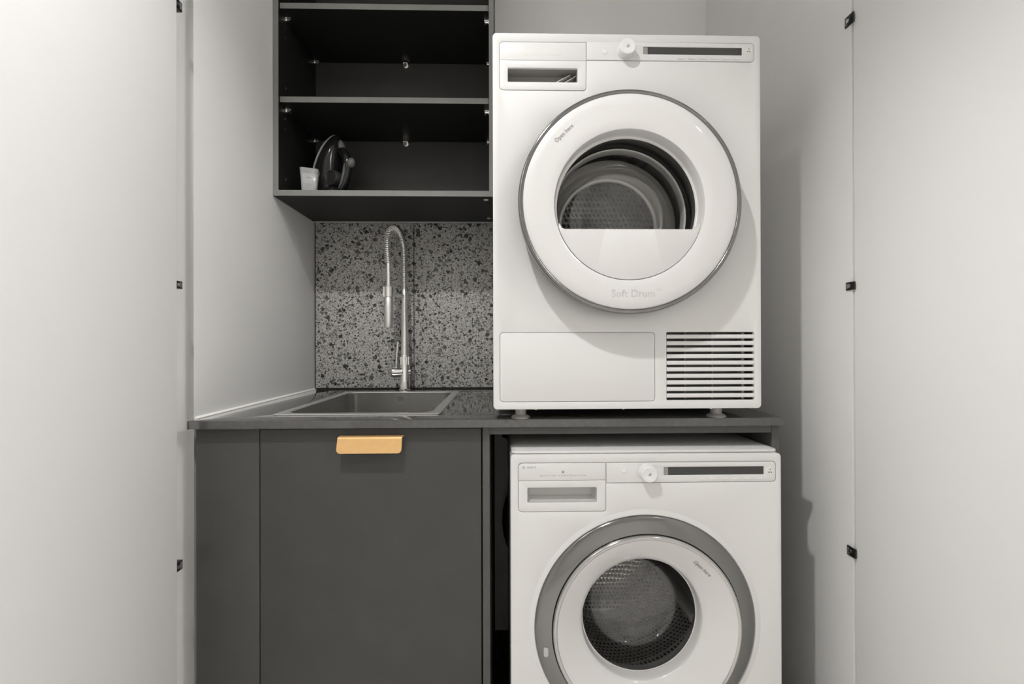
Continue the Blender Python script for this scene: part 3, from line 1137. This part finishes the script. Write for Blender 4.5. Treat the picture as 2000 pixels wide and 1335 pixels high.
def drum(parent, Xf, c, R, v0, v1, rin, mat_side, mat_back, ridges):
    mb = MB()
    n_ = 96
    prof = [(rin, v0 - 4), (rin + 6, v0), (R - 12, v0 + 6), (R, v0 + 20)]
    nst = 22
    for k in range(1, nst + 1):
        v = v0 + 20 + (v1 - v0 - 20) * k / nst
        rr = R - (5 if (ridges and k % 6 == 0) else 0)
        prof.append((rr, v))
    mb = MB()
    lathe(mb, [(r, v, *c) for r, v in prof], Xf, n_)
    o_ = mb.build('drum', mat_side, parent, ang=60)
    me = o_.data
    uvl = me.uv_layers.new(name='uv')
    for lp_ in me.loops:
        co = me.vertices[lp_.vertex_index].co
        a = math.atan2(co.z - Xf(0, 0, c[1])[2], co.x - Xf(c[0], 0, 0)[0])
        uvl.data[lp_.index].uv = (a * R / 1000 + 0.5 * co.y, 0.866 * co.y)
    # rear wall: stepped disc
    mb = MB()
    lathe(mb, [(R, v1, *c), (R * 0.86, v1 + 4, *c), (R * 0.80, v1 - 8, *c), (R * 0.60, v1 - 10, *c), (R * 0.56, v1 - 2, *c), (R * 0.30, v1 - 2, *c), (R * 0.26, v1 - 14, *c)], Xf, n_, True)
    b_ = mb.build('drum_rear', mat_back, parent, ang=50)
    uvl = b_.data.uv_layers.new(name='uv')
    for lp_ in b_.data.loops:
        co = b_.data.vertices[lp_.vertex_index].co
        uvl.data[lp_.index].uv = (co.x + 0.5 * co.z, 0.866 * co.z)
    return o_


mb = MB()
lathe(mb, [(150, 58, *WC), (152, 40, *WC), (156, 38, *WC), (160, 44, *WC), (163, 62, *WC)], X, 96)
mb.build('inlet_ring', 'drum', dryer, ang=60)
mb = MB()
lathe(mb, [(118, 150, *WC), (122, 146, *WC), (130, 146, *WC), (134, 150, *WC), (150, 152, *WC), (162, 120, *WC)], X, 96)
mb.build('inlet_ring', 'drum', dryer, ang=60)
drum(dryer, X, DC, 262, 66, 470, 165, 'drum', 'perf', True)
for k in range(3):
    a = math.radians(62 + 120 * k)
    mb = MB()
    lo = []
    for v, h_, wd in ((90, 10, 26), (120, 52, 24), (400, 52, 24), (440, 10, 26)):
        l_ = []
        for t in range(9):
            b_ = -1 + 2 * t / 8
            rr = 261 - h_ * (1 - b_ * b_) ** 0.6
            tt = a + wd * b_ / 261
            l_.append(X(DC[0] + rr * math.cos(tt), v, DC[1] + rr * math.sin(tt)))
        lo.append(l_)
    mb.loft(lo, True, True)
    mb.build('drum_lifter', 'drum', dryer)

WW, WH = 602, 846
washer, X = machine('washer', 'washing_machine', 'white front-loading washing machine in the bay under the worktop', 0.3185, 1.0, 0.0, WW, WH,
    dict(z0=14, hole=(297, 467, 247), drawer=(16.5, 720.5, 210.5, 828.3), control=(210.5, 782.5, 590, 828.3), slot=(37, 741, 190, 774), div=789.5,
         ink='ink2', ink_b='ink2', logo=(28.5, 818.5), tagline=('QUATTRO CONSTRUCTION', 115.5, 800, 101), qi=808, display=(339, 799, 563, 817),
         buttons=(423, 550.6, 790.3), power=(250.5, 810), start=(576.5, 806.5), knob=(302, 806), knob_p=19, foot=0.0))
# lid
mb = MB()
plate(mb, rrect(2, 8, WW - 2, 578, 12), [], -(WH + 6.5), -(WH + 1.2), 1.6, lambda u, v, q: ((u - WW / 2) / 1000, q / 1000, -v / 1000))
mb.build('lid', 'white', washer)
mb = MB()
plate(mb, rrect(6, 14, WW - 6, 572, 10), [], -(WH + 1.4), -(WH - 1.5), 0, lambda u, v, q: ((u - WW / 2) / 1000, q / 1000, -v / 1000))
mb.build('lid_seat', 'greyplastic', washer)
C = (297, 467)
mb = MB()
lathe(mb, [(258, 0.05, *C), (252, -0.7, *C), (247.5, -1.4, *C), (246, -1.3, *C), (244.5, -0.3, *C), (244, 4, *C)], X, 128)
mb.build('door_collar', 'white', washer, ang=70)
mb = MB()
lathe(mb, [(245.5, 6, *C), (244, -2.5, *C), (241, -5, *C), (232, -9, *C), (218, -13, *C), (209, -14.5, *C), (207, -12, *C), (206.5, -4, *C)], X, 128)
r_ = mb.build('door_ring', 'ring', washer, ang=50)
r_['label'] = 'wide dark chrome door ring'
mb = MB()
lathe(mb, [(207, -6, *C), (207.5, -14, *C), (206.5, -19.5, *C), (203.5, -22.5, *C), (200.0, -22.5, *C), (197.5, -20.5, *C)], X, 128)
mb.build('door_bezel', 'bezel', washer, ang=60)


def dish(r):
    t = (200 - r) / 62
    return -21.2 + 43 * (t if t > 0 else 0) ** 1.05


prof = [(200.5, -21.8, *C)]
for k in range(8):
    r = 198 - 60 * k / 7
    prof.append((r, dish(r), *C))
prof += [(136.8, 24, *C), (135, 30, *C), (134, 46, *C), (131, 47, *C)]
mb = MB()
lathe(mb, prof, X, 128)
wp = mb.build('door_panel', 'whitegloss', washer, ang=40)
wp['label'] = 'white dished door front'
surfW = lambda u, q: dish(math.hypot(u - C[0], q - C[1])) - 0.45
lettering('lettering', 'Open here', 12.0, C[0] + 124, C[1] + 128, surfW, X, 'ink2', wp, rot=math.radians(-43), width=48)
mb = MB()
tb = rrect(-5, -10, 5, 10, 4, 5)
plate(mb, tb, [], -2.2, 2, 0.8, lambda u, v, q: X(C[0] - 221 + u, v - 11.6, C[1] - 46 + q))
mb.build('release_tab', 'greyplastic', washer)
mb = MB()
lathe(mb, [(133.5, 44, *C), (131, 50, *C), (129, 64, *C), (125, 70, *C), (122, 92, *C), (112, 112, *C), (92, 124, *C), (60, 130, *C), (25, 132, *C)], X, 96, True)
mb.build('window_glass', 'glass2', washer, ang=60)
mb = MB()
lathe(mb, [(137, 46, *C), (138, 62, *C), (150, 70, *C), (146, 84, *C), (160, 92, *C), (170, 104, *C), (190, 108, *C)], X, 96)
mb.build('door_gasket', 'gasket', washer)
drum(washer, X, C, 240, 108, 470, 172, 'perf2', 'perf2', True)
for k in range(3):
    a = math.radians(96 + 120 * k)
    mb = MB()
    lo = []
    for v, h_, wd in ((125, 14, 30), (150, 62, 34), (400, 66, 34), (440, 14, 30)):
        l_ = []
        for t in range(11):
            b_ = -1 + 2 * t / 10
            rr = 239 - h_ * (1 - b_ * b_) ** 0.55
            tt = a + wd * b_ / 239
            l_.append(X(C[0] + rr * math.cos(tt), v, C[1] + rr * math.sin(tt)))
        lo.append(l_)
    mb.loft(lo, True, True)
    mb.build('drum_lifter', 'greyplastic', washer)

# ------------------------------------------------------------------ hoses behind the washer
mb = MB()
pts = []
for k in range(73):
    a = math.radians(20 + 680 * k / 72 * 0.52)
    pts.append((0.252 + 0.238 * math.cos(a), 1.676 - 0.012 * k / 72, 0.4417 + 0.238 * math.sin(a)))
mb.tube(pts, [0.0155 + (0.001 if k % 2 else 0) for k in range(len(pts))], 12)
tag(mb.build('drain_hose', 'rubber'), 'black drain hose looped behind the washing machine', 'hose')
mb = MB()
pts = [(0.06, 1.60, 0.80), (0.03, 1.605, 0.785), (0.010, 1.61, 0.760), (-0.004, 1.615, 0.775), (-0.008, 1.62, 0.80), (0.004, 1.63, 0.77), (0.024, 1.63, 0.735), (0.04, 1.63, 0.60), (0.045, 1.63, 0.30), (0.045, 1.63, 0.0045)]
sm = []
for i in range(len(pts) - 1):
    p0, p1, p2, p3 = (Vector(pts[max(i - 1, 0)]), Vector(pts[i]), Vector(pts[i + 1]), Vector(pts[min(i + 2, len(pts) - 1)]))
    for k in range(6):
        t = k / 6
        sm.append(0.5 * ((2 * p1) + (p2 - p0) * t + (2 * p0 - 5 * p1 + 4 * p2 - p3) * t * t + (3 * p1 - p0 - 3 * p2 + p3) * t ** 3))
sm.append(Vector(pts[-1]))
mb.tube(sm, 0.0042, 10)
tag(mb.build('power_cord', 'rubber'), 'thin black power cord hanging behind the washing machine', 'cord')

# ------------------------------------------------------------------ steam iron standing on its heel
SZ = 1.5656
ir = empty('steam_iron', (-0.632, 1.595, SZ), 'black steam iron standing on its heel on the lower cabinet shelf', 'iron', (0, 0, math.radians(-28)))
LEN = 0.215
lean = math.radians(19)


def IR(x, y, z):
    # lean the whole iron back a little about its heel
    return (x * math.cos(lean) + z * math.sin(lean), y, -x * math.sin(lean) + z * math.cos(lean) + 0.034)


def halfw(t):   # half width of the sole along its length, heel t=0, tip t=1
    return 0.056 * (0.90 + 0.35 * t - 0.25 * t * t) * max(0.0, 1 - t ** 3.2) ** 0.72


def sole_outline(s=1.0, n_=26):
    a, b = [], []
    for k in range(n_ + 1):
        t = k / n_
        a.append((-halfw(t) * s, t * LEN))
        b.append((halfw(t) * s, t * LEN))
    return a + b[::-1][1:]


mb = MB()
so = sole_outline()
mb.loft([[IR(0.000, y, z) for y, z in sole_outline(0.97)], [IR(0.001, y, z) for y, z in so], [IR(0.0042, y, z) for y, z in so]])
mb.build('soleplate', 'soleplate', ir)
mb = MB()
sk_ = sole_outline(0.95)
mb.loft([[IR(0.0075, y, z) for y, z in sk_], [IR(0.022, y, z * 0.985 + 0.002) for y, z in sole_outline(0.92)]])
mb.build('skirt', 'black', ir)
mb = MB()
loops = []
for k in range(21):
    t = k / 20
    z = 0.004 + t * (LEN - 0.012)
    hw = halfw(t * 0.985) * 0.86 + 0.0015
    hgt = 0.060 * (1 - t) ** 0.55 * (0.82 + 0.18 * math.cos(t * 3)) + 0.004
    loops.append([IR(0.021 + hgt * max(0, math.sin(PI * j / 12)) ** 0.7, -hw * math.cos(PI * j / 12), z) for j in range(13)])
mb.loft(loops, True, True)
mb.build('body', 'blackgloss', ir)
# handle arch
hp = [(0.030, 0.166), (0.052, 0.168), (0.080, 0.152), (0.096, 0.125), (0.101, 0.090), (0.098, 0.056), (0.090, 0.034), (0.070, 0.028), (0.045, 0.026)]
sm = []
for i in range(len(hp) - 1):
    q = [Vector((*hp[min(max(i + d_, 0), len(hp) - 1)], 0)) for d_ in (-1, 0, 1, 2)]
    for k in range(5):
        t = k / 5
        sm.append(0.5 * ((2 * q[1]) + (q[2] - q[0]) * t + (2 * q[0] - 5 * q[1] + 4 * q[2] - q[3]) * t * t + (3 * q[1] - q[0] - 3 * q[2] + q[3]) * t ** 3))
sm.append(Vector((*hp[-1], 0)))
mb = MB().tube([IR(p.x, 0, p.y) for p in sm], [0.013 + 0.003 * math.sin(PI * i / len(sm)) for i in range(len(sm))], 14)
mb.build('handle', 'blackgloss', ir)
mb = MB().tube([IR(0.096, -0.013, 0.126), IR(0.102, -0.014, 0.10), IR(0.102, -0.014, 0.07), IR(0.096, -0.013, 0.045)], [0.003, 0.0045, 0.0045, 0.003], 10)
mb.build('handle_trim', 'irongrey', ir)
mb = MB()
for (a, b, c_, s_) in ((0.074, 0.0, 0.192, 0),):
    bm = bmesh.new()
    bmesh.ops.create_uvsphere(bm, u_segments=18, v_segments=12, radius=1)
    for v in bm.verts:
        v.co = Vector(IR(0.050 + v.co.x * 0.012 + v.co.z * -0.012, v.co.y * 0.013, 0.176 + v.co.z * 0.026))
    mb.bm(bm)
mb.build('spray_nozzle_cap', 'irongrey', ir)
mb = MB()
bm = bmesh.new()
bmesh.ops.create_uvsphere(bm, u_segments=18, v_segments=12, radius=1)
for v in bm.verts:
    v.co = Vector(IR(0.108 + v.co.x * 0.015, v.co.y * 0.013, 0.136 + v.co.z * 0.017))
mb.bm(bm)
mb.build('steam_button', 'irongrey', ir)
mb = MB()
mb.loft([[IR(0.074 + r * math.cos(2 * PI * k / 28), -yy, 0.070 + r * math.sin(2 * PI * k / 28)) for k in range(28)] for r, yy in ((0.027, 0.010), (0.027, 0.033), (0.0245, 0.037), (0.020, 0.0375), (0.0185, 0.0355))], True, True)
mb.build('temperature_dial', 'darkdial', ir)
# heel rest
mb = MB()
f = rrect(0.006, -0.047, 0.112, 0.047, 0.016, 6)
mb.loft([[(a, b, z) for a, b in f(o_)] for z, o_ in ((0.0, -0.002), (0.002, 0.0), (0.034, 0.0), (0.046, -0.010))])
mb.build('heel', 'black', ir)

# ------------------------------------------------------------------ clear measuring cup
cu = empty('measuring_cup', (-0.6185, 1.476, SZ), 'small clear plastic measuring cup beside the black iron', 'cup', (0, 0, math.radians(20)))
mb = MB()
H_ = 0.081


def cup_loop(z, s, lip):
    out = []
    for (a, b) in rrect(-s, -s, s, s, s * 0.38, 5)(0):
        d_ = max(0.0, (a + b) / (2 * s) - 0.55) if lip else 0
        out.append((a * (1 + 0.28 * d_), b * (1 + 0.28 * d_), z + (0.006 * d_ if lip else 0)))
    return out


mb.loft([cup_loop(0.0, 0.021, 0), cup_loop(0.001, 0.0225, 0), cup_loop(0.05, 0.0252, 0), cup_loop(H_ - 0.008, 0.0275, 0), cup_loop(H_, 0.0285, 1), cup_loop(H_, 0.0272, 1), cup_loop(H_ - 0.008, 0.0262, 0), cup_loop(0.05, 0.0239, 0), cup_loop(0.003, 0.021, 0)], True, True)
mb.build('cup_body', 'clear', cu)
mb = MB()
for z in (0.03, 0.05, 0.07):
    s = 0.0225 + 0.0052 * z / 0.086 + 0.0004
    mb.box(-0.010, 0.006, -s - 0.0004, -s, z, z + 0.0012)
mb.build('graduation_marks', 'footgrey', cu)
